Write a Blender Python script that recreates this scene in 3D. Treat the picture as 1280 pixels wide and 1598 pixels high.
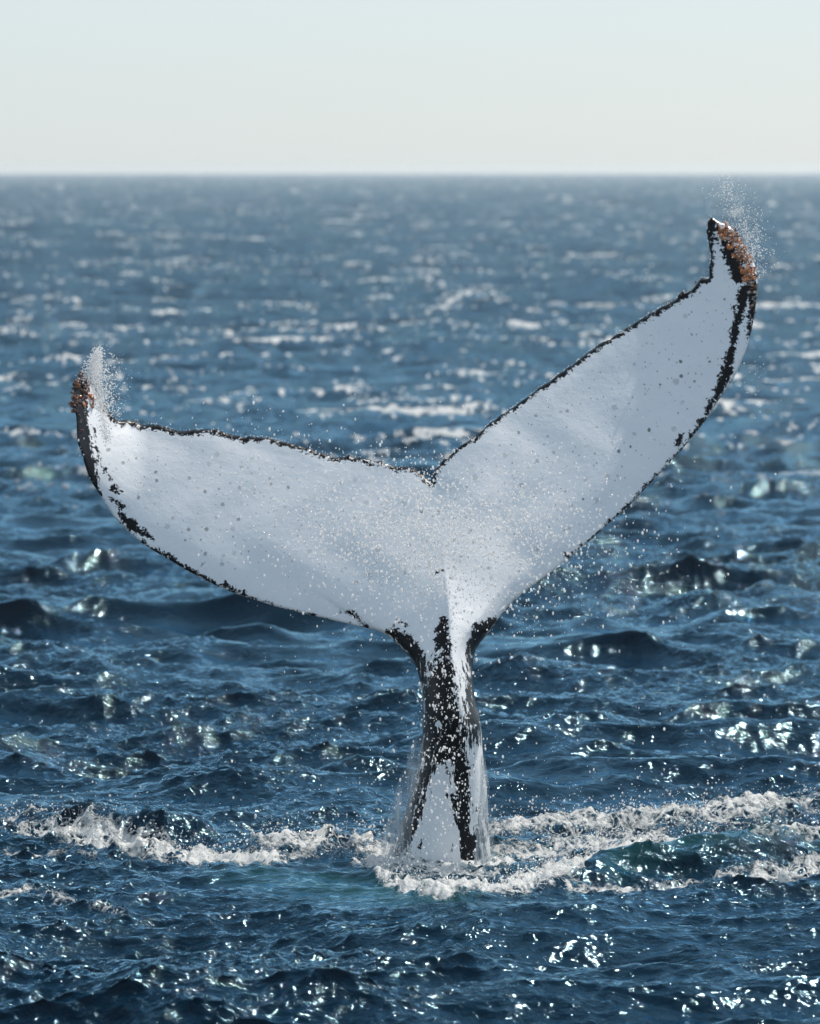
import bpy, bmesh, math, random
import numpy as np
from mathutils import Vector, Matrix
from mathutils.geometry import delaunay_2d_cdt

for o in list(bpy.data.objects):
    bpy.data.objects.remove(o, do_unlink=True)
S = bpy.context.scene
COL = S.collection
random.seed(7)
RNG = np.random.default_rng(11)

# ------------------------------------------------------------------ camera
PW, PH = 1280.0, 1598.0            # size of the photograph
D = 40.0                           # metres to the tail
FPX = 9600.0                       # focal length in photo pixels
PITCH = math.atan((799 - 260) / FPX)        # the sea's rim dips a little below eye level
CAM_H = D * math.tan(PITCH + math.atan((1345 - 799) / FPX))

cam_d = bpy.data.cameras.new('camera')
cam = bpy.data.objects.new('camera', cam_d); COL.objects.link(cam)
cam.location = (0, 0, CAM_H)
cam.rotation_euler = (math.pi / 2 - PITCH, 0, 0)
cam_d.sensor_fit = 'VERTICAL'; cam_d.sensor_height = 36; cam_d.sensor_width = 36
cam_d.lens = FPX / PH * 36
cam_d.clip_start = 0.5; cam_d.clip_end = 60000
cam_d.dof.use_dof = True; cam_d.dof.focus_distance = 39.8; cam_d.dof.aperture_fstop = 3.8
S.camera = cam

# ------------------------------------------------------------------ light
SUN_AZ, SUN_EL = 33.0, 46.0        # degrees to the right of the view, and up
sun_dir = Vector((math.sin(math.radians(SUN_AZ)) * math.cos(math.radians(SUN_EL)),
                  math.cos(math.radians(SUN_AZ)) * math.cos(math.radians(SUN_EL)),
                  math.sin(math.radians(SUN_EL))))
sd = bpy.data.lights.new('sun', 'SUN'); sd.energy = 5.0; sd.angle = math.radians(0.53); sd.color = (1.0, .92, .82)
sun = bpy.data.objects.new('sun', sd); COL.objects.link(sun)
sun.rotation_euler = sun_dir.to_track_quat('Z', 'Y').to_euler()

W = bpy.data.worlds.new('World'); S.world = W; W.use_nodes = True
wn = W.node_tree; wn.nodes.clear()
sky = wn.nodes.new('ShaderNodeTexSky'); sky.sky_type = 'NISHITA'; sky.sun_disc = False
sky.sun_elevation = math.radians(SUN_EL); sky.sun_rotation = math.radians(SUN_AZ)
sky.altitude = 0; sky.air_density = 0.78; sky.dust_density = 0.45; sky.ozone_density = 1.8
bg = wn.nodes.new('ShaderNodeBackground'); bg.inputs['Strength'].default_value = 0.055
wo = wn.nodes.new('ShaderNodeOutputWorld')
veil = wn.nodes.new('ShaderNodeMix'); veil.data_type = 'RGBA'; veil.blend_type = 'ADD'   # thin even high haze over the whole sky
veil.inputs[0].default_value = 1.0; veil.inputs[7].default_value = (4.55, 5.75, 6.7, 1)
hsv = wn.nodes.new('ShaderNodeHueSaturation'); hsv.inputs['Saturation'].default_value = .72
wn.links.new(sky.outputs[0], hsv.inputs['Color']); wn.links.new(hsv.outputs[0], veil.inputs[6]); wn.links.new(veil.outputs[2], bg.inputs['Color']); wn.links.new(bg.outputs[0], wo.inputs[0])

S.view_settings.view_transform = 'Standard'; S.view_settings.look = 'None'
S.view_settings.gamma = 1; S.view_settings.use_curve_mapping = False
S.view_settings.exposure = 0.07
S.cycles.max_bounces = 10; S.cycles.diffuse_bounces = 8; S.cycles.transparent_max_bounces = 12
S.cycles.use_denoising = True
S.cycles.caustics_reflective = False; S.cycles.caustics_refractive = False

# ------------------------------------------------------------------ helpers
CP, SP = math.cos(PITCH), math.sin(PITCH)
def to_world(px, py, y):
    """the point of the photo's ray through (px,py) that lies y metres ahead of the camera"""
    a = (np.asarray(px, float) - PW / 2) / FPX
    b = (PH / 2 - np.asarray(py, float)) / FPX
    dy = CP + b * SP; dz = -SP + b * CP
    t = np.asarray(y, float) / dy
    return np.stack([a * t, dy * t, CAM_H + dz * t], -1)
def on_sea(px, py, z=0.0):
    a = (np.asarray(px, float) - PW / 2) / FPX
    b = (PH / 2 - np.asarray(py, float)) / FPX
    dy = CP + b * SP; dz = -SP + b * CP
    t = (z - CAM_H) / dz
    return np.stack([a * t, dy * t], -1)
def smooth(a, b, x):
    t = np.clip((x - a) / (b - a), 0, 1); return t * t * (3 - 2 * t)
def seg_dist(P, A, B):
    d = B - A; L = max((d * d).sum(), 1e-9)
    t = np.clip(((P - A) @ d) / L, 0, 1)
    q = P - (A + t[:, None] * d)
    return np.sqrt((q * q).sum(1)), t
def line_dist(P, pts):
    pts = np.asarray(pts, float)
    best = np.full(len(P), 1e9)
    for i in range(len(pts) - 1):
        best = np.minimum(best, seg_dist(P, pts[i], pts[i + 1])[0])
    return best
def strokes(P, lst):
    """max over strokes of (radius - distance); a stroke is a chain of (x, y, radius)"""
    f = np.full(len(P), -60.0)
    for st in lst:
        st = np.asarray(st, float)
        for i in range(len(st) - 1):
            d, t = seg_dist(P, st[i, :2], st[i + 1, :2])
            f = np.maximum(f, st[i, 2] + t * (st[i + 1, 2] - st[i, 2]) - d)
    return f
def inside(P, poly):
    r = np.zeros(len(P), bool); n = len(poly)
    x, y = P[:, 0], P[:, 1]
    for i in range(n):
        x1, y1 = poly[i]; x2, y2 = poly[(i + 1) % n]
        if y1 == y2: continue
        c = ((y1 > y) != (y2 > y)) & (x < (x2 - x1) * (y - y1) / (y2 - y1) + x1)
        r ^= c
    return r
def noise1(n, scales, seed):
    g = np.random.default_rng(seed); o = np.zeros(n); x = np.arange(n)
    for wl, amp in scales:
        k = int(n / wl) + 3; v = g.normal(size=k)
        o += amp * np.interp(x, np.arange(k) * wl, v)
    return o
def resample(pts, step, power=.5):
    """Catmull-Rom through the points, then even spacing"""
    p = np.asarray(pts, float); out = []
    q = np.vstack([2 * p[0] - p[1], p, 2 * p[-1] - p[-2]])
    for i in range(1, len(q) - 2):
        for t in np.linspace(0, 1, 12, endpoint=False):
            a, b, c, d = q[i - 1], q[i], q[i + 1], q[i + 2]
            out.append(.5 * ((2 * b) + (c - a) * t + (2 * a - 5 * b + 4 * c - d) * t * t + (3 * b - a - 3 * c + d) * t ** 3))
    out.append(p[-1]); out = np.array(out)
    s = np.r_[0, np.cumsum(np.sqrt((np.diff(out, axis=0) ** 2).sum(1)))]
    u = np.linspace(0, s[-1], max(3, int(s[-1] / step)))
    return np.stack([np.interp(u, s, out[:, 0]), np.interp(u, s, out[:, 1])], 1)
def mesh_np(name, V, F, mat=None, smooth_shade=True):
    """mesh from a vertex array and an array of equal-sized faces"""
    me = bpy.data.meshes.new(name); V = np.asarray(V, np.float32); F = np.asarray(F, np.int32)
    n = F.shape[1]
    me.vertices.add(len(V)); me.vertices.foreach_set('co', V.ravel())
    me.loops.add(F.size); me.loops.foreach_set('vertex_index', F.ravel())
    me.polygons.add(len(F)); me.polygons.foreach_set('loop_start', np.arange(len(F), dtype=np.int32) * n)
    me.update(calc_edges=True)
    if smooth_shade: me.polygons.foreach_set('use_smooth', np.ones(len(F), bool))
    if mat: me.materials.append(mat)
    return me
def fattr(me, name, arr):
    a = me.attributes.new(name, 'FLOAT', 'POINT'); a.data.foreach_set('value', np.asarray(arr, np.float32))
def link(name, me, parent=None, **props):
    o = bpy.data.objects.new(name, me); COL.objects.link(o)
    if parent: o.parent = parent
    for k, v in props.items(): o[k] = v
    return o

class NT:
    """small node-tree builder"""
    def __init__(s, name):
        s.m = bpy.data.materials.new(name); s.m.use_nodes = True; s.t = s.m.node_tree; s.t.nodes.clear()
    def n(s, typ, **kw):
        nd = s.t.nodes.new('ShaderNode' + typ)
        for k, v in kw.items():
            if k in nd.bl_rna.properties.keys(): setattr(nd, k, v)
            else: s.put(nd.inputs[k], v)
        return nd
    def put(s, sock, v):
        if isinstance(v, bpy.types.NodeSocket): s.t.links.new(v, sock)
        else: sock.default_value = v
    def math(s, op, a, b=0.0, c=0.0, clamp=False):
        nd = s.t.nodes.new('ShaderNodeMath'); nd.operation = op; nd.use_clamp = clamp
        for i, v in enumerate((a, b, c)): s.put(nd.inputs[i], v)
        return nd.outputs[0]
    def attr(s, name): return s.n('Attribute', attribute_name=name).outputs['Fac']
    def ramp(s, x, a, b, lo=0.0, hi=1.0, kind='SMOOTHSTEP'):
        nd = s.t.nodes.new('ShaderNodeMapRange'); nd.interpolation_type = kind
        for i, v in enumerate((x, a, b, lo, hi)): s.put(nd.inputs[i], v)
        return nd.outputs[0]
    def mix(s, f, a, b):
        nd = s.t.nodes.new('ShaderNodeMix'); nd.data_type = 'RGBA'
        s.put(nd.inputs[0], f); s.put(nd.inputs[6], a); s.put(nd.inputs[7], b)
        return nd.outputs[2]
    def coords(s, scale=(1, 1, 1), rot=(0, 0, 0)):
        c = s.n('TexCoord'); mp = s.n('Mapping'); s.t.links.new(c.outputs['Object'], mp.inputs[0])
        mp.inputs['Scale'].default_value = scale; mp.inputs['Rotation'].default_value = rot
        return mp.outputs[0]
    def noise(s, vec, scale, detail=2.0, rough=.5, dist=0.0):
        nd = s.n('TexNoise', Vector=vec, Scale=scale, Detail=detail, Roughness=rough, Distortion=dist)
        return nd.outputs['Fac']
    def out(s, shader):
        o = s.n('OutputMaterial'); s.t.links.new(shader, o.inputs[0]); return s.m
def C4(r, g, b): return (r, g, b, 1)

# ------------------------------------------------------------------ the sea
def wave_tile(L, N, seed, lam_peak, lam_lo, lam_hi, wdir, spread, rms, by_slope=False, p=4.0):
    g = np.random.default_rng(seed)
    k1 = np.fft.fftfreq(N, d=L / N) * 2 * np.pi
    kx, ky = np.meshgrid(k1, k1, indexing='ij'); k = np.hypot(kx, ky); k[0, 0] = 1e-6
    kp = 2 * np.pi / lam_peak
    c = (kx * math.cos(wdir) + ky * math.sin(wdir)) / k
    Sp = np.exp(-1.25 * (kp / k) ** 2) / k ** p * (np.abs(c) ** spread + .06)
    Sp *= smooth(2 * np.pi / lam_hi * .7, 2 * np.pi / lam_hi, k) * (1 - smooth(2 * np.pi / lam_lo, 2 * np.pi / lam_lo * 1.5, k))
    Sp[0, 0] = 0
    H = np.sqrt(Sp) * (g.normal(size=(N, N)) + 1j * g.normal(size=(N, N)))
    h = np.fft.ifft2(H).real
    dx = np.fft.ifft2(-1j * kx / k * H).real; dy = np.fft.ifft2(-1j * ky / k * H).real
    if by_slope:
        sx = np.fft.ifft2(1j * kx * H).real; sy = np.fft.ifft2(1j * ky * H).real
        f = rms / np.sqrt((sx ** 2 + sy ** 2).mean())
    else: f = rms / h.std()
    return L, N, h * f, dx * f, dy * f
def sample(tile, X, Y, which):
    L, N = tile[0], tile[1]; A = tile[which]
    u = (X / L * N) % N; v = (Y / L * N) % N
    i = np.floor(u).astype(int); j = np.floor(v).astype(int); fu = u - i; fv = v - j
    i %= N; j %= N; i1 = (i + 1) % N; j1 = (j + 1) % N
    return A[i, j] * (1 - fu) * (1 - fv) + A[i1, j] * fu * (1 - fv) + A[i, j1] * (1 - fu) * fv + A[i1, j1] * fu * fv

WDIR = math.radians(-78)
T_BIG = wave_tile(89.0, 1024, 3, 5.0, .8, 40, WDIR, 1.4, .082, False, 3.6)
T_MID = wave_tile(17.3, 1024, 5, 3.0, .10, 1.2, WDIR + .35, .9, .345, True, 3.1)

# turbulent water round the tail: (photo x, photo y, half width in photo rows) chains laid on the sea plane
def plane_stroke(st):
    st = np.asarray(st, float); q = on_sea(st[:, 0], st[:, 1]); return q, st[:, 2] if st.shape[1] > 2 else None
YS = 4.2       # a row on the sea near the tail is this many times wider than a column
def plane_field(X, Y, chains, is_mound=False):
    """0..1 field: chains of (px, py, half_rows, strength) on the sea plane, seen with rows stretched"""
    f = np.zeros(len(X)); P = np.stack([X, Y / YS], 1)
    for st in chains:
        st = np.asarray(st, float); q = on_sea(st[:, 0], st[:, 1], st[:, 3] if is_mound else 0.0)
        if not is_mound:
            for _ in range(4): q = on_sea(st[:, 0], st[:, 1], plane_field(q[:, 0], q[:, 1], MOUND, True))
        q = q.copy(); q[:, 1] /= YS
        r = st[:, 2] / 240.0 * (1.4 if is_mound else 1.75)
        for i in range(len(st) - 1):
            d, t = seg_dist(P, q[i], q[i + 1])
            rr = r[i] + t * (r[i + 1] - r[i]); ss = st[i, 3] + t * (st[i + 1, 3] - st[i, 3])
            f = np.maximum(f, ss * np.exp(-(d / rr) ** 2))
    return f
FOAM = [
    [(-60, 1300, 10, .5), (60, 1306, 13, .62), (190, 1324, 15, .74), (330, 1342, 13, .76), (440, 1346, 12, .7)],
    [(-60, 1282, 6, .45), (60, 1284, 6, .5), (130, 1284, 5, .4)],
    [(400, 1318, 16, .6), (470, 1316, 26, .72), (560, 1314, 26, .74), (610, 1330, 20, .72), (640, 1352, 12, .7)],
    [(560, 1346, 7, .75), (615, 1368, 9, .8), (690, 1382, 11, .82), (745, 1386, 10, .82), (820, 1386, 9, .78), (890, 1374, 11, .8)],
    [(770, 1290, 30, .55), (900, 1285, 36, .62), (1040, 1276, 32, .62), (1150, 1268, 28, .6), (1330, 1250, 28, .66)],
    [(770, 1340, 28, .54), (900, 1318, 30, .58), (1000, 1300, 26, .56)],
    [(790, 1378, 14, .75), (880, 1358, 21, .86), (950, 1338, 19, .84), (1050, 1318, 17, .8), (1150, 1312, 16, .76), (1340, 1298, 17, .76)],
    [(880, 1386, 5, .62), (960, 1388, 6, .66), (1060, 1380, 7, .6), (1180, 1372, 11, .62), (1330, 1352, 13, .6)],
    [(1180, 1345, 14, .55), (1330, 1335, 14, .58)],
    [(-40, 1398, 6, .5), (50, 1392, 6, .58), (130, 1404, 6, .5), (230, 1420, 5, .4)],
    [(0, 1328, 6, .45), (70, 1332, 7, .52), (150, 1340, 6, .45)],
    [(660, 1360, 16, .58), (760, 1362, 18, .56)],
    [(590, 1342, 13, .78), (640, 1350, 11, .84), (700, 1353, 11, .86), (785, 1344, 13, .82)],
]
MOUND = [   # (.., half rows, height in metres)
    [(40, 1270, 10, .10), (150, 1258, 12, .22), (250, 1260, 12, .24), (310, 1280, 9, .14), (360, 1308, 8, .02)],
    [(400, 1318, 16, .06), (500, 1304, 18, .10), (590, 1318, 14, .06)],
    [(560, 1352, 9, .03), (690, 1374, 9, .06), (830, 1378, 9, .04)],
    [(780, 1276, 14, .07), (1000, 1256, 16, .13), (1180, 1250, 16, .12), (1340, 1242, 16, .12)],
    [(850, 1364, 12, .08), (960, 1326, 14, .16), (1080, 1308, 15, .20), (1340, 1298, 15, .16)],
]
TEAL = [
    [(340, 1360, 16, .5), (480, 1376, 24, .8), (620, 1392, 20, 1.), (720, 1400, 14, .8)],
    [(950, 1372, 11, .7), (1040, 1352, 15, 1.1), (1140, 1348, 13, .9), (1260, 1340, 12, .5)],
    [(650, 1345, 20, .9), (780, 1340, 24, .8)],
]
CALM = [[(380, 1385, 20, .5), (560, 1405, 26, .85), (700, 1420, 26, .85), (850, 1420, 18, .6)],
        [(640, 1345, 24, .7), (780, 1345, 24, .6)]]

# rows: even in picture rows near, then growing with distance; columns: dense inside the view
rows_s = np.arange(1650.0, 420.0, -1.3); near = CAM_H * FPX / rows_s
far = [near[-1]]
while far[-1] < 9300: far.append(far[-1] * (1.0065 if far[-1] < 900 else 1.03))
Yr = np.r_[[-9200, -3000, -800, -200, -50, -12, 4, 13, 18, 21, 23], near[near > 23.5], far[1:]]
uc = np.linspace(-.077, .077, 730)
side = .078 + np.cumsum(.00022 * 1.10 ** np.arange(80)); side = side[side < 2.2]
uc = np.r_[-side[::-1], uc, side]
GX = (uc[None, :] * np.maximum(Yr, 23.5)[:, None]).ravel()
GY = np.repeat(Yr, len(uc))
res = np.maximum(np.gradient(Yr), 1e-3)
resv = np.repeat(res, len(uc))
edge_fade = np.repeat(smooth(19, 24, Yr), len(uc)) * np.tile(1 - smooth(.5, 2, np.abs(uc)), len(Yr))
far_big = 1 - .55 * smooth(1500, 9000, GY)
far_mid = 1 - smooth(.25, 1.2, resv)
side_mid = np.tile(1 - smooth(.12, .3, np.abs(uc)), len(Yr))
locus = (np.abs(GX) < 6) & (GY > 33) & (GY < 52)
foam = np.zeros(len(GX)); mound = np.zeros(len(GX)); teal = np.zeros(len(GX)); calm = np.zeros(len(GX))
foam[locus] = np.minimum(plane_field(GX[locus], GY[locus], FOAM), .92); mound[locus] = plane_field(GX[locus], GY[locus], MOUND, True)
teal[locus] = plane_field(GX[locus], GY[locus], TEAL); calm[locus] = plane_field(GX[locus], GY[locus], CALM)
tamp = 1 - .5 * np.clip(calm, 0, 1)
loc_flat = np.exp(-(((GX - .3) / 4.0) ** 4 + ((GY - 40) / 3.6) ** 4))      # the tail has broken the swell here
T_GUST = wave_tile(67.0, 256, 41, 14, 4, 40, 0, 0, 1.0, False, 2.0)
gustf = np.clip(.98 + .28 * sample(T_GUST, GX, GY * .6, 2), .4, 1.4)
gustf *= 1 - .42 * smooth(-.6, 1.4, GX) * (1 - smooth(36.0, 39.5, GY)) * (GY > 15)     # a calmer patch in the near water
gustf += .22 * (1 - smooth(-1.2, .3, GX)) * (1 - smooth(36.5, 39, GY)) * (GY > 15)
tamp = tamp * gustf
h1 = sample(T_BIG, GX, GY, 2) * far_big * (1 - .85 * loc_flat); h2 = sample(T_MID, GX, GY, 2) * far_mid * side_mid * tamp
ch = -1.15
ox = (sample(T_BIG, GX, GY, 3) * far_big * (1 - .85 * loc_flat) + sample(T_MID, GX, GY, 3) * far_mid * side_mid * tamp) * ch
oy = (sample(T_BIG, GX, GY, 4) * far_big * (1 - .85 * loc_flat) + sample(T_MID, GX, GY, 4) * far_mid * side_mid * tamp) * ch
Z = (h1 + h2) * edge_fade + mound
# churned lumps where it foams
T_LUMP = wave_tile(7.3, 512, 9, .4, .045, .5, 0, 0, .030, False, 3.0)
lum = sample(T_LUMP, GX, GY * .75, 2)
Z += lum * .9 * np.clip(foam, 0, 1) * (resv < .3)
# breaking crests farther out
sg = T_BIG[2].std()
T_CAP = wave_tile(211.0, 512, 21, 14, 1.5, 60, WDIR, .3, 1.0, False, 3.0)
capn = sample(T_CAP, GX, GY, 2)
caps = smooth(2.45, 3.2, h1 / sg * .8 + capn * .62) * smooth(46, 75, GY) * .7
foam_t = np.maximum(foam, caps)
T_SWELL = wave_tile(613.0, 512, 31, 45.0, 14, 120, WDIR, 1.0, .26)
Z += sample(T_SWELL, GX, GY, 2) * smooth(60, 260, GY)
EARTH = -(GX ** 2 + np.maximum(GY, 0) ** 2) / (2 * 6.371e6)
V = np.stack([GX + ox * edge_fade, GY + oy * edge_fade, Z + EARTH], 1)
nr, nc = len(Yr), len(uc)
idx = np.arange(nr * nc).reshape(nr, nc)
F = np.stack([idx[:-1, :-1], idx[:-1, 1:], idx[1:, 1:], idx[1:, :-1]], -1).reshape(-1, 4)

def sea_material():
    t = NT('sea_water')
    f = t.attr('foam'); te = t.attr('teal'); rg = t.attr('far')
    c1 = t.coords((.75, 1, 1), (0, 0, .2)); c2 = t.coords((1, .8, 1), (0, 0, -.5)); cf = t.coords((1, .62, 1))
    n1 = t.noise(c1, 3.2, 3, .55, .5); n2 = t.noise(c2, 11.0, 3, .55, .6); n3 = t.noise(c1, 34.0, 2, .5, .3)
    gust = t.attr('gust')
    hgt = t.math('ADD', t.math('MULTIPLY', n1, .040), t.math('ADD', t.math('MULTIPLY', n2, .024), t.math('MULTIPLY', n3, .0055)))
    hgt = t.math('MULTIPLY', hgt, gust)
    n4 = t.noise(t.coords((.6, 1, 1), (0, 0, .3)), .95, 4, .6, .6)
    hgt = t.math('ADD', hgt, t.math('MULTIPLY', n4, t.math('MULTIPLY', t.attr('chop'), .55)))
    hgt = t.math('ADD', hgt, t.math('MULTIPLY', n1, t.math('MULTIPLY', t.attr('chop'), .11)))
    # lacy foam: the denser the foam, the lower the threshold the churn has to pass
    w = t.n('TexNoise', Vector=cf, Scale=2.6, Detail=4.0, Roughness=.6)
    va = t.n('VectorMath', operation='MULTIPLY_ADD'); t.t.links.new(w.outputs['Color'], va.inputs[0])
    va.inputs[1].default_value = (.35, .5, .2); t.t.links.new(cf, va.inputs[2])
    v1 = t.n('TexVoronoi', feature='DISTANCE_TO_EDGE', Vector=va.outputs[0], Scale=5.5)
    v2 = t.n('TexVoronoi', feature='DISTANCE_TO_EDGE', Vector=va.outputs[0], Scale=15.0)
    lace = t.math('SUBTRACT', 1.0, t.math('MULTIPLY', t.math('MINIMUM', t.math('MULTIPLY', v1.outputs[0], 1.6), t.math('MULTIPLY', v2.outputs[0], 2.4)), 2.2), clamp=True)
    fn = t.noise(cf, 9.0, 6, .68, .8)
    pat = t.math('ADD', t.math('MULTIPLY', lace, .42), t.math('MULTIPLY', fn, .75))
    fb0 = t.noise(cf, 30.0, 4, .7, .6)
    pat = t.math('ADD', pat, t.math('MULTIPLY', t.math('SUBTRACT', fb0, .5), .55))
    fm = t.ramp(t.math('ADD', t.math('SUBTRACT', pat, 1.0), t.math('MULTIPLY', f, .93)), .03, .30)
    fm = t.math('MULTIPLY', fm, t.ramp(f, .12, .4))
    # white patches out at sea: small breaking crests, and sun glints painted as foam
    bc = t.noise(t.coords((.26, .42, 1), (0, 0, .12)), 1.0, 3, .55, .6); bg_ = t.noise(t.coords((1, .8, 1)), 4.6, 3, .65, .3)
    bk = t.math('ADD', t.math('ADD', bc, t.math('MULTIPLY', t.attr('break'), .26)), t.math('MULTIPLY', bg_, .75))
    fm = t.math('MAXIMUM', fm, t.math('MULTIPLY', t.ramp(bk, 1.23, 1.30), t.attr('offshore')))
    glint = t.noise(t.coords((1, .13, 1), (0, 0, .1)), 5.2, 3, .6, .2)  # fine specks stretched in depth: far sun glints painted in foam white
    glint = t.math('ADD', t.math('MULTIPLY', bc, .55), t.math('ADD', glint, t.math('MULTIPLY', t.attr('break'), .16)))
    fm = t.math('MAXIMUM', fm, t.math('MULTIPLY', t.ramp(glint, .985, 1.05), t.attr('offshore')))
    fb = t.noise(cf, 38.0, 5, .7, 1.0)
    hgt = t.math('ADD', hgt, t.math('MULTIPLY', fm, t.math('MULTIPLY', t.math('ADD', t.math('MULTIPLY', fb, .5), pat), .022)))
    bump = t.n('Bump', Strength=1.0, Distance=1.0, Height=hgt)
    water = t.mix(t.math('MULTIPLY', te, .9, clamp=True), C4(.0003, .0122, .0280), C4(.010, .052, .056))
    rough = t.math('ADD', .055, rg)
    dif = t.n('BsdfDiffuse', Color=water); glo = t.n('BsdfGlossy', Color=C4(.45, .76, .94), Roughness=rough, Normal=bump.outputs[0])
    fr = t.n('Fresnel', IOR=1.22, Normal=bump.outputs[0])
    p = t.n('MixShader', Fac=fr.outputs[0]); t.t.links.new(dif.outputs[0], p.inputs[1]); t.t.links.new(glo.outputs[0], p.inputs[2])
    pf = t.n('BsdfPrincipled', Roughness=.38, Normal=bump.outputs[0])
    pf.inputs['Base Color'].default_value = C4(.90, .905, .89)
    tr = t.n('BsdfTranslucent', Color=C4(.92, .925, .90))
    fo = t.n('MixShader', Fac=.42); t.t.links.new(pf.outputs[0], fo.inputs[1]); t.t.links.new(tr.outputs[0], fo.inputs[2])
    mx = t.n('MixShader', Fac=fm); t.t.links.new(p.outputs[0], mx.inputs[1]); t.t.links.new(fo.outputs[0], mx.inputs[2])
    return t.out(mx.outputs[0])
sea_me = mesh_np('sea', V, F, sea_material())
fattr(sea_me, 'foam', foam_t); fattr(sea_me, 'teal', np.clip(teal, 0, 1.2))
fattr(sea_me, 'gust', gustf)
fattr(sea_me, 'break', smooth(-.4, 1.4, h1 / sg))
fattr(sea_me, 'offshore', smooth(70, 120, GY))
fattr(sea_me, 'chop', 1 - far_mid)
fattr(sea_me, 'far', .07 * smooth(60, 400, GY) + .06 * smooth(700, 5000, GY))
link('sea', sea_me, kind='structure', label='choppy deep blue sea with sun glitter, stretching to the horizon', category='sea')

def sea_z(x, y):
    """height of the sea near the tail"""
    x = np.atleast_1d(np.asarray(x, float)); y = np.atleast_1d(np.asarray(y, float))
    lf = np.exp(-(((x - .3) / 4.0) ** 4 + ((y - 40) / 3.6) ** 4))
    return sample(T_BIG, x, y, 2) * (1 - .85 * lf) + plane_field(x, y, MOUND, True)

# ------------------------------------------------------------------ thin sea haze
hm = bpy.data.materials.new('haze'); hm.use_nodes = True; hm.node_tree.nodes.clear()
hv = hm.node_tree.nodes.new('ShaderNodeVolumePrincipled'); hv.inputs['Density'].default_value = 1.7e-4; hv.inputs['Color'].default_value = (.90, .97, 1, 1); hv.inputs['Anisotropy'].default_value = .5
ho = hm.node_tree.nodes.new('ShaderNodeOutputMaterial'); hm.node_tree.links.new(hv.outputs[0], ho.inputs['Volume'])
HX, HZ0, HZ1 = 9500.0, -17.0, 6.0
hb = [(sx * HX, sy * HX, z) for z in (HZ0, HZ1) for sx, sy in ((-1, -1), (1, -1), (1, 1), (-1, 1))]
link('haze', mesh_np('haze', hb, [(3, 2, 1, 0), (4, 5, 6, 7), (0, 1, 5, 4), (1, 2, 6, 5), (2, 3, 7, 6), (3, 0, 4, 7)], hm, False),
     kind='stuff', label='thin pale sea haze over the far water', category='haze')

# ------------------------------------------------------------------ the whale
LEAD_L = [(130, 583), (119, 600), (113, 628), (119, 650), (121, 687), (127, 706), (139, 744), (152, 766), (177, 805), (202, 831), (230, 853), (267, 875),
          (299, 894), (349, 919), (392, 934), (440, 949), (512, 966), (577, 981), (601, 990), (626, 1011), (646, 1034), (655, 1060),
          (660, 1095), (660, 1130), (657, 1165), (650, 1205), (637, 1252), (622, 1298), (608, 1345), (592, 1400), (570, 1480), (545, 1580)]
LEAD_R = [(800, 1580), (785, 1480), (775, 1400), (767, 1345), (763, 1298), (761, 1255), (758, 1212), (753, 1169), (751, 1132), (744, 1100), (739, 1068), (738, 1037),
          (745, 1010), (767, 982), (784, 957), (804, 935), (835, 911), (880, 878), (930, 835), (990, 780), (1047, 720), (1075, 689), (1102, 655),
          (1123, 622), (1144, 592), (1160, 557), (1170, 527), (1176, 500), (1180, 472), (1182, 440), (1177, 411), (1164, 390), (1152, 369), (1137, 352), (1123, 347), (1111, 338)]
TRAIL_R = [(1111, 338), (1106, 349), (1104, 369), (1108, 393), (1107, 417), (1107, 435), (1094, 435), (1085, 447), (1073, 457), (1065, 455), (1054, 469), (1034, 479),
           (1003, 497), (975, 514), (951, 529), (931, 540), (910, 558), (889, 572), (869, 586), (852, 598), (800, 637), (766, 660), (725, 691), (694, 717), (681, 732), (674, 755)]
TRAIL_L = [(674, 755), (662, 744), (648, 733), (626, 727), (591, 722), (574, 717), (551, 715), (544, 709), (537, 715), (519, 713), (481, 701), (440, 689), (402, 680),
           (380, 683), (349, 675), (336, 670), (314, 671), (296, 672), (280, 672), (249, 664), (221, 664), (211, 658), (196, 655), (183, 656), (174, 644),
           (161, 628), (155, 612), (143, 591), (130, 583)]
cl_l, cl_r = resample(LEAD_L, 2.2), resample(LEAD_R, 2.2)
ct_r, ct_l = resample(TRAIL_R, 1.6), resample(TRAIL_L, 1.6)
def ragged(c, sc, seed):
    n = len(c); d = np.gradient(c, axis=0); d /= np.maximum(np.sqrt((d * d).sum(1)), 1e-6)[:, None]
    a = noise1(n, sc, seed) * smooth(0, 6, np.arange(n)) * smooth(0, 6, n - 1 - np.arange(n))
    return c + np.stack([-d[:, 1], d[:, 0]], 1) * a[:, None]
ct_r = ragged(ct_r, [(14, .9), (5, .7), (2, .35)], 1); ct_l = ragged(ct_l, [(14, 1.0), (5, .75), (2, .4)], 2)
outline = np.vstack([cl_l[:-1], cl_r[:-1], ct_r[:-1], ct_l[:-1]])
nb = len(outline)
st = 2.7
gx, gy = np.meshgrid(np.arange(100, 1200, st), np.arange(330, 1590, st * .866))
gx = gx + (np.arange(gx.shape[0]) % 2)[:, None] * st / 2
P = np.stack([gx.ravel(), gy.ravel()], 1)
P = P[inside(P, outline)]
ol_closed = np.vstack([outline, outline[:1]])
keep = np.ones(len(P), bool)
for i in range(0, nb):
    a = outline[i]; m = (np.abs(P[:, 0] - a[0]) < 1.5) & (np.abs(P[:, 1] - a[1]) < 1.5); keep &= ~m
P = P[keep]
allp = np.vstack([outline, P])
res_ = delaunay_2d_cdt([Vector(p) for p in allp], [], [list(range(nb))], 1, 1e-4)
vv = np.array([tuple(v) for v in res_[0]]); tri = np.array([f for f in res_[2] if len(f) == 3])
ref = res_[3]
isb = np.array([any(i < nb for i in r) for r in ref])
dl = line_dist(vv, np.vstack([cl_l, ]) ); dl = np.minimum(dl, line_dist(vv, cl_r))
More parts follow.
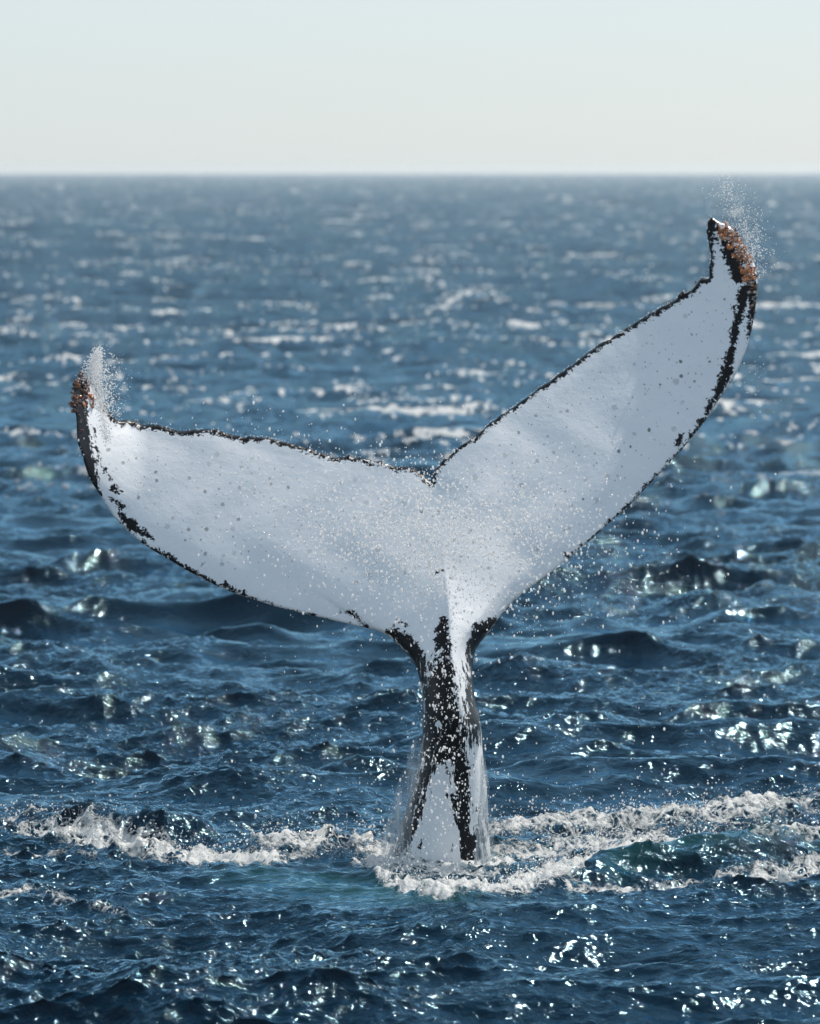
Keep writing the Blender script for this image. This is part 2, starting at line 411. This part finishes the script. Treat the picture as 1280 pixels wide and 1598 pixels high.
dt = np.minimum(line_dist(vv, ct_r), line_dist(vv, ct_l))
x, y = vv[:, 0], vv[:, 1]
M = 1 / 240.0
wq = dl / np.maximum(dl + dt, 1e-6)
air = 3.33 * (.2969 * np.sqrt(wq) * 1 - .126 * wq - .3516 * wq ** 2 + .2843 * wq ** 3 - .1036 * wq ** 4) / .5
chord = np.minimum(dl + dt, 300) * M
th_f = .082 * chord * np.clip(air, 0, 2) + .004
# the tail stock: half widths per row from the two outlines
yl = cl_l[np.argmax(cl_l[:, 1] > 985):]; yr_ = cl_r[:np.argmax(cl_r[:, 1] < 985)]
lx = np.interp(y, yl[:, 1], yl[:, 0]); rx = np.interp(y, yr_[::-1, 1], yr_[::-1, 0])
up = np.clip(990 - y, 0, 200); lx = lx - 1.5 * up; rx = rx + 1.5 * up
cx = (lx + rx) / 2; hw = np.maximum((rx - lx) / 2, 5)
ell = np.sqrt(np.clip(1 - ((x - cx) / hw) ** 2, 0, 1))
th_p = np.interp(y, [900, 1000, 1060, 1200, 1345, 1580], [.12, .19, .25, .34, .42, .6]) * ell
b = smooth(865, 1095, y)
th = th_f * (1 - b) + th_p * b
th = np.maximum(th, .006); th[isb] = 0
# keel of the tail stock running up into the flukes
kx_ = np.interp(y, [860, 960, 1100, 1250], [690, 699, 706, 712])
dx = x - kx_
prof = np.where(dx < 0, np.exp(-np.sqrt(dx ** 2 + 30) / 34), np.exp(-np.sqrt(dx ** 2 + 30) / 78))
keel = .13 * smooth(800, 1000, y) * (1 - smooth(1080, 1240, y)) * prof * np.clip(np.minimum(dl, dt) / 25, 0, 1)
# where the middle surface lies (metres towards the camera)
sl = np.clip(1120 - y, 0, 900); mid = -(sl - 90 * (1 - np.exp(-sl / 90))) * M * .85 - .42
mid += .16 * smooth(0, 1, (680 - x) / 560) * np.clip((680 - x) / 560, 0, 1) + .10 * np.clip((x - 680) / 500, 0, 1) ** 2 - .34 * np.clip((x - 690) / 500, 0, 1) * smooth(690, 800, x)
mid += .50 * np.clip((235 - x) / 120, 0, 1.1) ** 2 * smooth(860, 700, y)
uR = ((x - 1010) * .55 + (600 - y) * .55) / 170
mid += .055 * np.clip(uR + .9, 0, 2.4) ** 3 / 2.2
front = mid + th + keel; back = mid - th * (1 + .35 * b)
# a little unevenness of the skin
front += .004 * np.sin(x / 23 + np.sin(y / 31) * 2) * np.clip(np.minimum(dl, dt) / 20, 0, 1)
LEADS = [  # black pigment on the white underside: (x, y, radius) chains in photo pixels
    [(122, 640, 12), (130, 690, 13), (140, 725, 9), (150, 757, 5), (160, 776, 0)],
    [(146, 668, 1.2), (150, 700, 1.5), (160, 726, 1.5), (173, 749, 1.2)],
    [(178, 762, 5), (185, 768, 3)], [(174, 776, 2), (188, 792, 4), (197, 812, 7), (210, 825, 8), (224, 832, 6), (240, 842, 2)],
    [(222, 848, 4), (262, 870, 4), (300, 891, 3), (345, 915, 2)], [(312, 884, 1), (317, 880, 1)], [(352, 914, 4), (380, 926, 4), (400, 935, 1)],
    [(390, 934, 0), (450, 952, 0), (512, 966, 1)], [(530, 955, 0), (548, 957, 2), (562, 966, 2), (572, 980, 2)], [(548, 972, 1), (560, 976, 0)],
    [(604, 984, 3), (618, 990, 9), (636, 1004, 12), (652, 1030, 13), (660, 1060, 12)], [(612, 978, 0), (622, 970, 1), (634, 978, 2)],
    [(676, 896, .2), (684, 892, 1.3), (692, 891, 1)],
    [(692, 966, 6), (690, 990, 10), (693, 1020, 13), (690, 1050, 20), (684, 1090, 27), (688, 1130, 32), (690, 1165, 28)],
    [(655, 1022, 6), (668, 1050, 14), (672, 1090, 16)],
    [(672, 1160, 16), (668, 1195, 12), (655, 1225, 12), (645, 1260, 14), (632, 1300, 14), (622, 1350, 10)],
    [(700, 1150, 26), (714, 1185, 14), (720, 1215, 13), (722, 1250, 14), (723, 1280, 16), (734, 1310, 16), (738, 1360, 18)], [(706, 1252, 10), (714, 1256, 10)],
    [(748, 1290, 6), (750, 1315, 8), (750, 1360, 8)],
    [(772, 968, 5), (752, 982, 13), (742, 1004, 12), (736, 1040, 8), (738, 1080, 10), (738, 1120, 14), (738, 1155, 12)],
    [(664, 1300, 0), (660, 1330, 3), (656, 1360, 6)], [(700, 1290, 0), (694, 1330, 2.5), (696, 1360, 5)],
    [(758, 1185, 2), (761, 1240, 2), (764, 1300, 2)],
    [(884, 868, 4), (892, 862, 2)], [(900, 858, 1), (930, 835, 2), (985, 784, 2.6), (1047, 720, 2.8), (1075, 690, 3)],
    [(1064, 678, 4), (1060, 694, 5)], [(1078, 682, 4), (1102, 648, 4), (1108, 632, 4), (1120, 612, 7), (1132, 588, 8), (1138, 562, 8), (1144, 535, 6), (1149, 508, 6), (1156, 480, 7), (1162, 455, 9)],
    [(1168, 535, 2), (1172, 515, 5), (1176, 488, 7), (1176, 450, 10)],
    [(1112, 343, 8), (1108, 360, 7), (1107, 380, 5), (1108, 410, 4), (1107, 432, 5)], [(1110, 362, 2), (1118, 372, 2), (1128, 392, 3), (1136, 412, 3)],
    [(1117, 350, 4), (1130, 372, 8), (1142, 400, 9), (1152, 430, 11)],
    [(1085, 447, 7), (1066, 462, 7)], [(1146, 478, 1), (1150, 496, 1)], [(1168, 560, 2), (1160, 572, 2)],
    [(128, 590, 12), (120, 625, 12)],
]
blk = strokes(vv, LEADS)
whi = strokes(vv, [[(714, 950, 14), (716, 1010, 9), (720, 1050, 7), (722, 1095, 3)], [(741, 1190, 6), (745, 1220, 10), (746, 1255, 9), (737, 1290, 4), (735, 1300, 2)],
                   [(690, 1196, 3), (686, 1230, 13), (682, 1280, 25), (678, 1345, 28)], [(690, 1010, .5), (688, 1030, 1)], [(684, 1130, 3), (688, 1150, 1)], [(664, 1040, 1.5), (668, 1050, 3)],
                   [(148, 600, 9), (156, 650, 9)], [(1116, 352, .8), (1124, 372, 1.2)]])
blk = np.where(whi > -3, np.minimum(blk, -whi), blk)
blk = np.maximum(blk, (np.interp(x, [130, 170, 674, 800, 1110], [4.5, 7.0, 5.2, 4.6, 6.5]) - dt))
tris = tri
nv = len(vv)
backid = np.where(isb, np.arange(nv), nv + np.cumsum(~isb) - 1)
fr = to_world(x, y, D - front); bk = to_world(x, y, D - back)
Vw = np.vstack([fr, bk[~isb]])
a = vv[tris]; ar = (a[:, 1, 0] - a[:, 0, 0]) * (a[:, 2, 1] - a[:, 0, 1]) - (a[:, 1, 1] - a[:, 0, 1]) * (a[:, 2, 0] - a[:, 0, 0])
tf = np.where((ar > 0)[:, None], tris[:, ::-1], tris)      # photo y runs down: make the front face the camera
Fw = np.vstack([tf, backid[tf][:, ::-1]])
Ow = to_world(690, 1345, D)
Vw = Vw - Ow

def whale_material():
    t = NT('whale_skin')
    bl = t.attr('black'); dorsal = t.attr('dorsal'); sp = t.attr('spots')
    c = t.coords(); cs = t.coords((1.0, 1.0, .33))
    na = t.math('SUBTRACT', t.noise(c, 24, 3, .6, .8), .5); nb_ = t.math('SUBTRACT', t.noise(c, 62, 3, .6, .3), .5)
    stk = t.attr('stock')
    nc_ = t.math('MULTIPLY', t.math('SUBTRACT', t.noise(cs, 26, 4, .65, .5), .5), t.math('MULTIPLY', stk, 70.0))
    v = t.math('ADD', bl, t.math('ADD', t.math('MULTIPLY', na, 26.0), t.math('MULTIPLY', nb_, 14.0)))
    v = t.math('ADD', v, nc_)
    f = t.math('MAXIMUM', t.ramp(v, -1.6, 1.6), dorsal)
    # spots and scars
    sx = t.n('SeparateXYZ', Vector=c); cz = t.n('CombineXYZ', X=sx.outputs[0], Y=sx.outputs[2])
    wz = t.n('TexNoise', Vector=c, Scale=30.0, Detail=2.0)
    wv = t.n('VectorMath', operation='MULTIPLY_ADD'); t.t.links.new(wz.outputs['Color'], wv.inputs[0]); wv.inputs[1].default_value = (.018, .018, 0)
    t.t.links.new(cz.outputs[0], wv.inputs[2]); xz = wv.outputs[0]
    def dots(scale, rmax, thr, seed):
        vo = t.n('TexVoronoi', feature='F1', voronoi_dimensions='2D', Vector=xz, Scale=scale, Randomness=1.0)
        sep = t.n('SeparateColor', Color=vo.outputs['Color'])
        r = t.math('MULTIPLY', t.ramp(sep.outputs[seed], thr, 1.0, 0, 1, 'LINEAR'), rmax)
        return t.ramp(t.math('SUBTRACT', r, vo.outputs['Distance']), -.01, .05)
    d1 = t.math('MULTIPLY', dots(9.0, .15, .1, 0), t.math('MULTIPLY', t.ramp(sp, .2, .8, .0, .85), t.ramp(t.noise(c, 2.6, 3, .6), .40, .60, .12, 1.0)))
    d2 = t.math('MULTIPLY', dots(6.5, .16, .35, 1), t.ramp(sp, .1, .8, .03, .30))
    d3 = t.math('MULTIPLY', dots(21.0, .15, .4, 2), t.ramp(sp, .2, .8, .04, .55))
    mott = t.noise(c, 3.2, 5, .65, .6)
    white = t.mix(t.ramp(mott, .3, .75), C4(.86, .885, .91), C4(.93, .94, .95))
    fine = t.noise(c, 120, 2, .6)
    white = t.mix(t.ramp(fine, .52, .78, 0, .18), white, C4(.58, .62, .67))
    scr = t.noise(t.coords((1, 1, .1), (0, .5, 0)), 40, 2, .5, 1.0)
    white = t.mix(t.ramp(scr, .66, .8, 0, .12), white, C4(.45, .48, .52))
    white = t.mix(t.math('MAXIMUM', d1, t.math('MAXIMUM', d2, d3)), white, C4(.075, .085, .075))
    dark = t.mix(t.noise(c, 30, 3), C4(.003, .004, .006), C4(.008, .010, .014))
    grey = t.mix(t.ramp(t.noise(cs, 34, 3, .6, .6), .60, .72), dark, C4(.30, .34, .40))
    dark = t.mix(t.math('MULTIPLY', stk, .3), dark, grey)
    col = t.mix(f, white, dark)
    hg = t.math('ADD', t.math('MULTIPLY', t.noise(c, 90, 3, .6), .0022), t.math('MULTIPLY', t.noise(c, 14, 3, .6), .006))
    bump = t.n('Bump', Strength=.5, Distance=1.0, Height=hg)
    p = t.n('BsdfPrincipled', Normal=bump.outputs[0], Roughness=t.ramp(f, 0, 1, .32, .28, 'LINEAR'))
    t.put(p.inputs['Base Color'], col)
    t.put(p.inputs['Specular IOR Level'], t.ramp(f, 0, 1, .6, .12, 'LINEAR')); p.inputs['Coat Weight'].default_value = .0; p.inputs['Coat Roughness'].default_value = .15
    return t.out(p.outputs[0])
whale_me = mesh_np('whale', Vw, Fw, whale_material())
bfull = np.r_[blk, np.full((~isb).sum(), 20.0)]
spots = np.clip(.6 + .4 * smooth(700, 860, x) * (1 - smooth(1110, 1150, x)) * smooth(8, 40, dl) , 0, 1) * smooth(12, 40, np.minimum(dl, dt)) * (1 - smooth(880, 980, y))
fattr(whale_me, 'black', bfull); fattr(whale_me, 'dorsal', np.r_[np.zeros(nv), np.ones((~isb).sum())])
fattr(whale_me, 'spots', np.r_[spots, np.zeros((~isb).sum())])
stock = smooth(985, 1040, y)
fattr(whale_me, 'stock', np.r_[stock, np.zeros((~isb).sum())])
whale = link('whale', whale_me, label='humpback whale raising its white undersided tail flukes edged in black out of the sea', category='whale')
whale.location = Ow
ORIGIN = Vector(Ow)
from mathutils.kdtree import KDTree
def front_at(px, py):
    i = np.argmin((x - px) ** 2 + (y - py) ** 2); return front[i]

# ------------------------------------------------------------------ barnacles on the fluke tips
def barnacle_mesh(name, seed, mat, stalk):
    r = random.Random(seed); bm = bmesh.new(); n = 7
    prof = [(.42, -.15), (.50, .25), (.36, .7), (.22, .82), (.14, .45)] if not stalk else [(.22, -.2), (.24, .5), (.36, .95), (.30, 1.45), (.10, 1.75)]
    bend = (r.uniform(-.35, .35), r.uniform(-.35, .35)) if stalk else (r.uniform(-.1, .1), r.uniform(-.1, .1))
    rings = []
    for rad, z in prof:
        rings.append([bm.verts.new((math.cos(2 * math.pi * k / n) * rad * r.uniform(.82, 1.18) + bend[0] * max(z, 0) ** 2,
                                    math.sin(2 * math.pi * k / n) * rad * r.uniform(.82, 1.18) + bend[1] * max(z, 0) ** 2, z)) for k in range(n)])
    for a, b_ in zip(rings, rings[1:]):
        for k in range(n): bm.faces.new((a[k], a[(k + 1) % n], b_[(k + 1) % n], b_[k]))
    bm.faces.new(rings[-1]); bm.faces.new(rings[0][::-1])
    me = bpy.data.meshes.new(name); bm.to_mesh(me); bm.free(); me.materials.append(mat)
    return me
def barnacle_material(name, c1, c2):
    t = NT(name); c = t.coords(); col = t.mix(t.ramp(t.noise(c, 2.2, 4, .6), .35, .65), C4(*c1), C4(*c2))
    sz = t.n('SeparateXYZ', Vector=c); col = t.mix(t.ramp(sz.outputs[2], .45, .95, 0, .35), col, C4(.70, .50, .36))
    g = t.n('ObjectInfo'); hsv = t.n('HueSaturation', Color=col, Value=t.ramp(g.outputs['Random'], 0, 1, .45, 1.5, 'LINEAR'))
    p = t.n('BsdfPrincipled', Roughness=.45); t.put(p.inputs['Base Color'], hsv.outputs[0])
    return t.out(p.outputs[0])
rust = barnacle_material('barnacle_rust', (.46, .12, .03), (.78, .32, .11))
brown = barnacle_material('barnacle_brown', (.045, .018, .013), (.16, .05, .03))
pale = barnacle_material('barnacle_pale', (.40, .33, .26), (.62, .56, .48))
grey_b = barnacle_material('barnacle_grey', (.10, .11, .11), (.33, .34, .32))
BM = {'rust': [barnacle_mesh('barnacle', s, rust, s % 4 == 1) for s in range(8)], 'brown': [barnacle_mesh('barnacle', 20 + s, brown, False) for s in range(4)],
      'pale': [barnacle_mesh('barnacle', 40 + s, pale, 0) for s in range(3)], 'grey': [barnacle_mesh('barnacle', 60 + s, grey_b, 0) for s in range(3)]}
def plant(kind, px, py, size, out2, lift=0.0):
    """one barnacle on the skin under photo point (px,py), leaning along out2 (photo right, photo up)"""
    o = link('barnacle', random.choice(BM[kind]), whale)
    w = Vector(to_world(px, py, D - front_at(px, py) - lift)) - ORIGIN
    d = Vector((out2[0], -random.uniform(.25, .8), out2[1])) + Vector((random.uniform(-.5, .5), random.uniform(-.3, .3), random.uniform(-.5, .5)))
    q = d.normalized().to_track_quat('Z', 'Y')
    o.matrix_parent_inverse = Matrix.Identity(4)
    o.matrix_local = Matrix.LocRotScale(w, q, Vector((size,) * 3))
R = random.Random(5)
def band(pts, n, width, kinds, size, out2):
    c = resample(pts, 1.0)
    d = np.gradient(c, axis=0); d /= np.sqrt((d * d).sum(1))[:, None]
    for _ in range(n):
        i = R.randrange(len(c)); s = R.uniform(-1, .35) * width
        nx, ny = d[i][1], -d[i][0]
        if nx * out2[0] - ny * out2[1] < 0: nx, ny = -nx, -ny
        kd = R.choices([k for k, _ in kinds], [w for _, w in kinds])[0]
        plant(kd, c[i][0] + nx * s, c[i][1] + ny * s, R.uniform(*size), (nx, -ny))
band([(1128, 354), (1140, 362), (1152, 380), (1163, 400), (1172, 418), (1176, 436)], 150, 17, [('rust', 7), ('brown', 2), ('pale', 2)], (.017, .035), (1, .4))
band([(1170, 425), (1177, 455), (1177, 490)], 40, 9, [('brown', 3), ('grey', 3), ('pale', 1), ('rust', 1)], (.012, .024), (1, 0))
band([(133, 588), (122, 602), (117, 626), (120, 642)], 75, 19, [('brown', 6), ('rust', 1.8)], (.018, .034), (-1, .3))
band([(143, 616), (146, 636)], 12, 5, [('rust', 4), ('brown', 1)], (.015, .026), (.3, .1))
band([(121, 640), (127, 680)], 8, 5, [('brown', 5), ('grey', 1)], (.012, .02), (-1, 0))
for px, py in [(1094, 438), (1089, 446), (1086, 441), (1067, 457), (1063, 461), (544, 712), (1034, 482), (336, 673), (931, 543), (211, 661), (296, 674)]:
    plant('brown', px, py, R.uniform(.010, .016), (-.3, 1))

# ------------------------------------------------------------------ flying water
def unit_blob(kind):
    if kind == 'ico':
        bm = bmesh.new(); bmesh.ops.create_icosphere(bm, subdivisions=1, radius=1)
        v = np.array([p.co[:] for p in bm.verts]); f = np.array([[q.index for q in p.verts] for p in bm.faces]); bm.free(); return v, f
    v = np.array([(1, 0, 0), (-1, 0, 0), (0, 1, 0), (0, -1, 0), (0, 0, 1), (0, 0, -1)], float)
    f = np.array([(0, 2, 4), (2, 1, 4), (1, 3, 4), (3, 0, 4), (2, 0, 5), (1, 2, 5), (3, 1, 5), (0, 3, 5)]); return v, f
def blob_cloud(name, pos, rad, mat, kind='oct', stretch=None, **props):
    v, f = unit_blob(kind); n = len(pos)
    s = np.ones((n, 3)) if stretch is None else stretch
    ang = RNG.uniform(0, 2 * np.pi, n); ca, sa = np.cos(ang), np.sin(ang)
    lv = v[None] * (rad[:, None] * s)[:, None, :] if False else v[None] * rad[:, None, None] * s[:, None, :]
    lx_ = lv[..., 0] * ca[:, None] - lv[..., 2] * sa[:, None] * .0 - lv[..., 1] * sa[:, None]
    ly_ = lv[..., 0] * sa[:, None] + lv[..., 1] * ca[:, None]
    VV = np.stack([lx_, ly_, lv[..., 2]], -1) + pos[:, None, :]
    FF = f[None] + (np.arange(n) * len(v))[:, None, None]
    me = mesh_np(name, VV.reshape(-1, 3), FF.reshape(-1, 3), mat)
    return link(name, me, kind='stuff', **props)
def drop_material():
    t = NT('water_drop')
    p = t.n('BsdfPrincipled', Roughness=.12, IOR=1.333); p.inputs['Base Color'].default_value = C4(.92, .94, .95)
    tr = t.n('BsdfTranslucent', Color=C4(.97, .975, .98))
    m = t.n('MixShader', Fac=.72); t.t.links.new(p.outputs[0], m.inputs[1]); t.t.links.new(tr.outputs[0], m.inputs[2])
    return t.out(m.outputs[0])
DROP = drop_material()
def radii(n, lo, hi, skew=2.2): return lo + (hi - lo) * RNG.random(n) ** skew
def gauss_px(n, cx_, cy_, sx, sy): return RNG.normal(cx_, sx, n), RNG.normal(cy_, sy, n)
# drops flung off over the middle of the flukes and down the tail stock
pts = []
for n, cx_, cy_, sx, sy in [(2500, 680, 830, 85, 50), (2700, 690, 870, 105, 65), (1600, 560, 800, 100, 45), (1900, 790, 815, 90, 55), (300, 380, 720, 100, 40), (520, 698, 1090, 24, 80),
                            (420, 690, 1250, 42, 60), (240, 860, 860, 130, 60), (520, 720, 1270, 190, 60), (90, 480, 1180, 190, 80), (110, 980, 1180, 180, 80)]:
    a_, b_ = gauss_px(n, cx_, cy_, sx, sy); pts.append(np.stack([a_, b_], 1))
pts = np.vstack(pts); pts = pts[(pts[:, 1] < 1345)]
dep = RNG.uniform(-.2, 1.5, len(pts)); deep = RNG.random(len(pts)) < .15
pos = to_world(pts[:, 0], pts[:, 1], D - .35 - dep + deep * 1.2)
blob_cloud('water_droplets', pos, radii(len(pos), .0018, .0082, 2.5), DROP, 'ico', stretch=RNG.uniform([.8, .8, .8], [1.2, 1.2, 2.0], (len(pos), 3)), label='sunlit water droplets flying in front of the white flukes and tail stock', category='water droplets')
# spray off the right tip, off the left tip
def plume(name, chains, label, rr):
    out = []
    for n, a_, b_, s0, s1 in chains:
        t_ = RNG.random(n) ** .8; s = s0 + (s1 - s0) * t_
        out.append(np.stack([a_[0] + (b_[0] - a_[0]) * t_ + RNG.normal(size=n) * s, a_[1] + (b_[1] - a_[1]) * t_ + RNG.normal(size=n) * s], 1))
    q = np.vstack(out)
    fd = np.interp(q[:, 0], [150, 640, 1150], [.1, -.7, -.6])
    pos_ = to_world(q[:, 0], q[:, 1], D - fd + RNG.normal(size=len(q)) * .12)
    blob_cloud(name, pos_, radii(len(q), rr[0], rr[1], 2.5), DROP, 'oct', label=label, category='spray')
plume('spray', [(900, (1178, 412), (1160, 340), 7, 16), (560, (1160, 345), (1128, 285), 14, 13), (160, (1182, 440), (1195, 380), 6, 14), (60, (1185, 560), (1180, 640), 10, 22)],
      'thin plume of white spray blowing off the barnacled higher fluke tip', (.0015, .0056))
plume('spray', [(1500, (137, 590), (155, 547), 7.5, 3.5), (900, (146, 596), (155, 572), 8, 6), (1000, (148, 590), (160, 640), 6, 5), (650, (158, 632), (168, 690), 5, 4),
                (650, (158, 580), (174, 645), 9, 11), (140, (160, 550), (190, 600), 10, 16)],
      'dense white spray streaming off the lower fluke tip', (.0017, .0066))
# water beading along the trailing edges
edge = np.vstack([ct_l, ct_r]); ii = RNG.integers(0, len(edge), 420)
ed = edge[ii] + RNG.normal(size=(420, 2)) * [1.0, .5] + [0, -1.8]
mid_e = np.array([front_at(*p) for p in edge[::4]]); md = mid_e[np.minimum(ii // 4, len(mid_e) - 1)]
blob_cloud('water_beads', to_world(ed[:, 0], ed[:, 1], D - md + .02), radii(420, .002, .0045), DROP, 'oct', label='beads of water running along the black trailing edge of the flukes', category='water beads')

# froth thrown up along the broken water
def along(chains, n, jitter_rows, zmax, zpow):
    out = []
    wts = np.array([sum(math.hypot(a[0] - b_[0], a[1] - b_[1]) * a[3] for a, b_ in zip(c, c[1:])) for c in chains]); wts /= wts.sum()
    for c, w in zip(chains, wts):
        c = np.array(c, float); k = int(n * w); seg = RNG.integers(0, len(c) - 1, k); t_ = RNG.random(k)
        q = c[seg] + (c[seg + 1] - c[seg]) * t_[:, None]
        xy = on_sea(q[:, 0] + RNG.normal(size=k) * 6, q[:, 1] + RNG.normal(size=k) * q[:, 2] * jitter_rows)
        z = sea_z(xy[:, 0], xy[:, 1]) + zmax * RNG.random(k) ** zpow
        out.append(np.stack([xy[:, 0], xy[:, 1], z], 1))
    return np.vstack(out)
fz = along(FOAM[:7], 6500, .55, .17, 3.0)
blob_cloud('froth', fz, radii(len(fz), .0025, .0095, 2.6), DROP, 'oct', label='white froth and drops churned up in the broken water round the tail', category='froth')

# ------------------------------------------------------------------ sheets of water running down beside the tail stock
def sheet_material():
    t = NT('running_water'); c = t.coords((1, 1, .12))
    s1 = t.noise(c, 16, 4, .6, .4); a_ = t.attr('edge')
    g = t.n('BsdfPrincipled', Roughness=.15, IOR=1.333); g.inputs['Base Color'].default_value = C4(.62, .68, .72)
    tr = t.n('BsdfTransparent'); f = t.math('MULTIPLY', t.ramp(s1, .40, .72, .10, .85), a_)
    m = t.n('MixShader', Fac=f); t.t.links.new(tr.outputs[0], m.inputs[1]); t.t.links.new(g.outputs[0], m.inputs[2])
    return t.out(m.outputs[0])
SHEET = sheet_material()
def sheet(inner, outer, label):
    n, k = 60, 14
    a_ = resample(inner, 1); b_ = resample(outer, 1)
    u = np.linspace(0, 1, n); A = np.stack([np.interp(u, np.linspace(0, 1, len(a_)), a_[:, i]) for i in (0, 1)], 1)
    B = np.stack([np.interp(u, np.linspace(0, 1, len(b_)), b_[:, i]) for i in (0, 1)], 1)
    vs, ed_ = [], []
    for i in range(n):
        for j in range(k):
            v_ = j / (k - 1); p_ = A[i] * (1 - v_) + B[i] * v_
            vs.append(to_world(p_[0], p_[1], D - .32 * (1 - v_) ** .6 - .05 * math.sin(9 * u[i] + 5 * v_) * v_)); ed_.append(smooth(1.0, .75, v_) * smooth(0, .15, u[i]) * .9 + .0)
    id_ = np.arange(n * k).reshape(n, k)
    f_ = np.stack([id_[:-1, :-1], id_[1:, :-1], id_[1:, 1:], id_[:-1, 1:]], -1).reshape(-1, 4)
    me = mesh_np('running_water', np.array(vs), f_, SHEET); fattr(me, 'edge', ed_)
    o = link('running_water', me, kind='stuff', label=label, category='water')
    sm = o.modifiers.new('thickness', 'SOLIDIFY'); sm.thickness = .012
sheet([(660, 1140), (655, 1190), (645, 1250), (640, 1350)], [(652, 1140), (634, 1190), (606, 1270), (582, 1352)], 'sheet of water running down the shaded side of the tail stock')
sheet([(750, 1170), (752, 1220), (750, 1270), (742, 1350)], [(755, 1170), (764, 1220), (771, 1280), (780, 1352)], 'sheet of water running down the sunlit side of the tail stock')
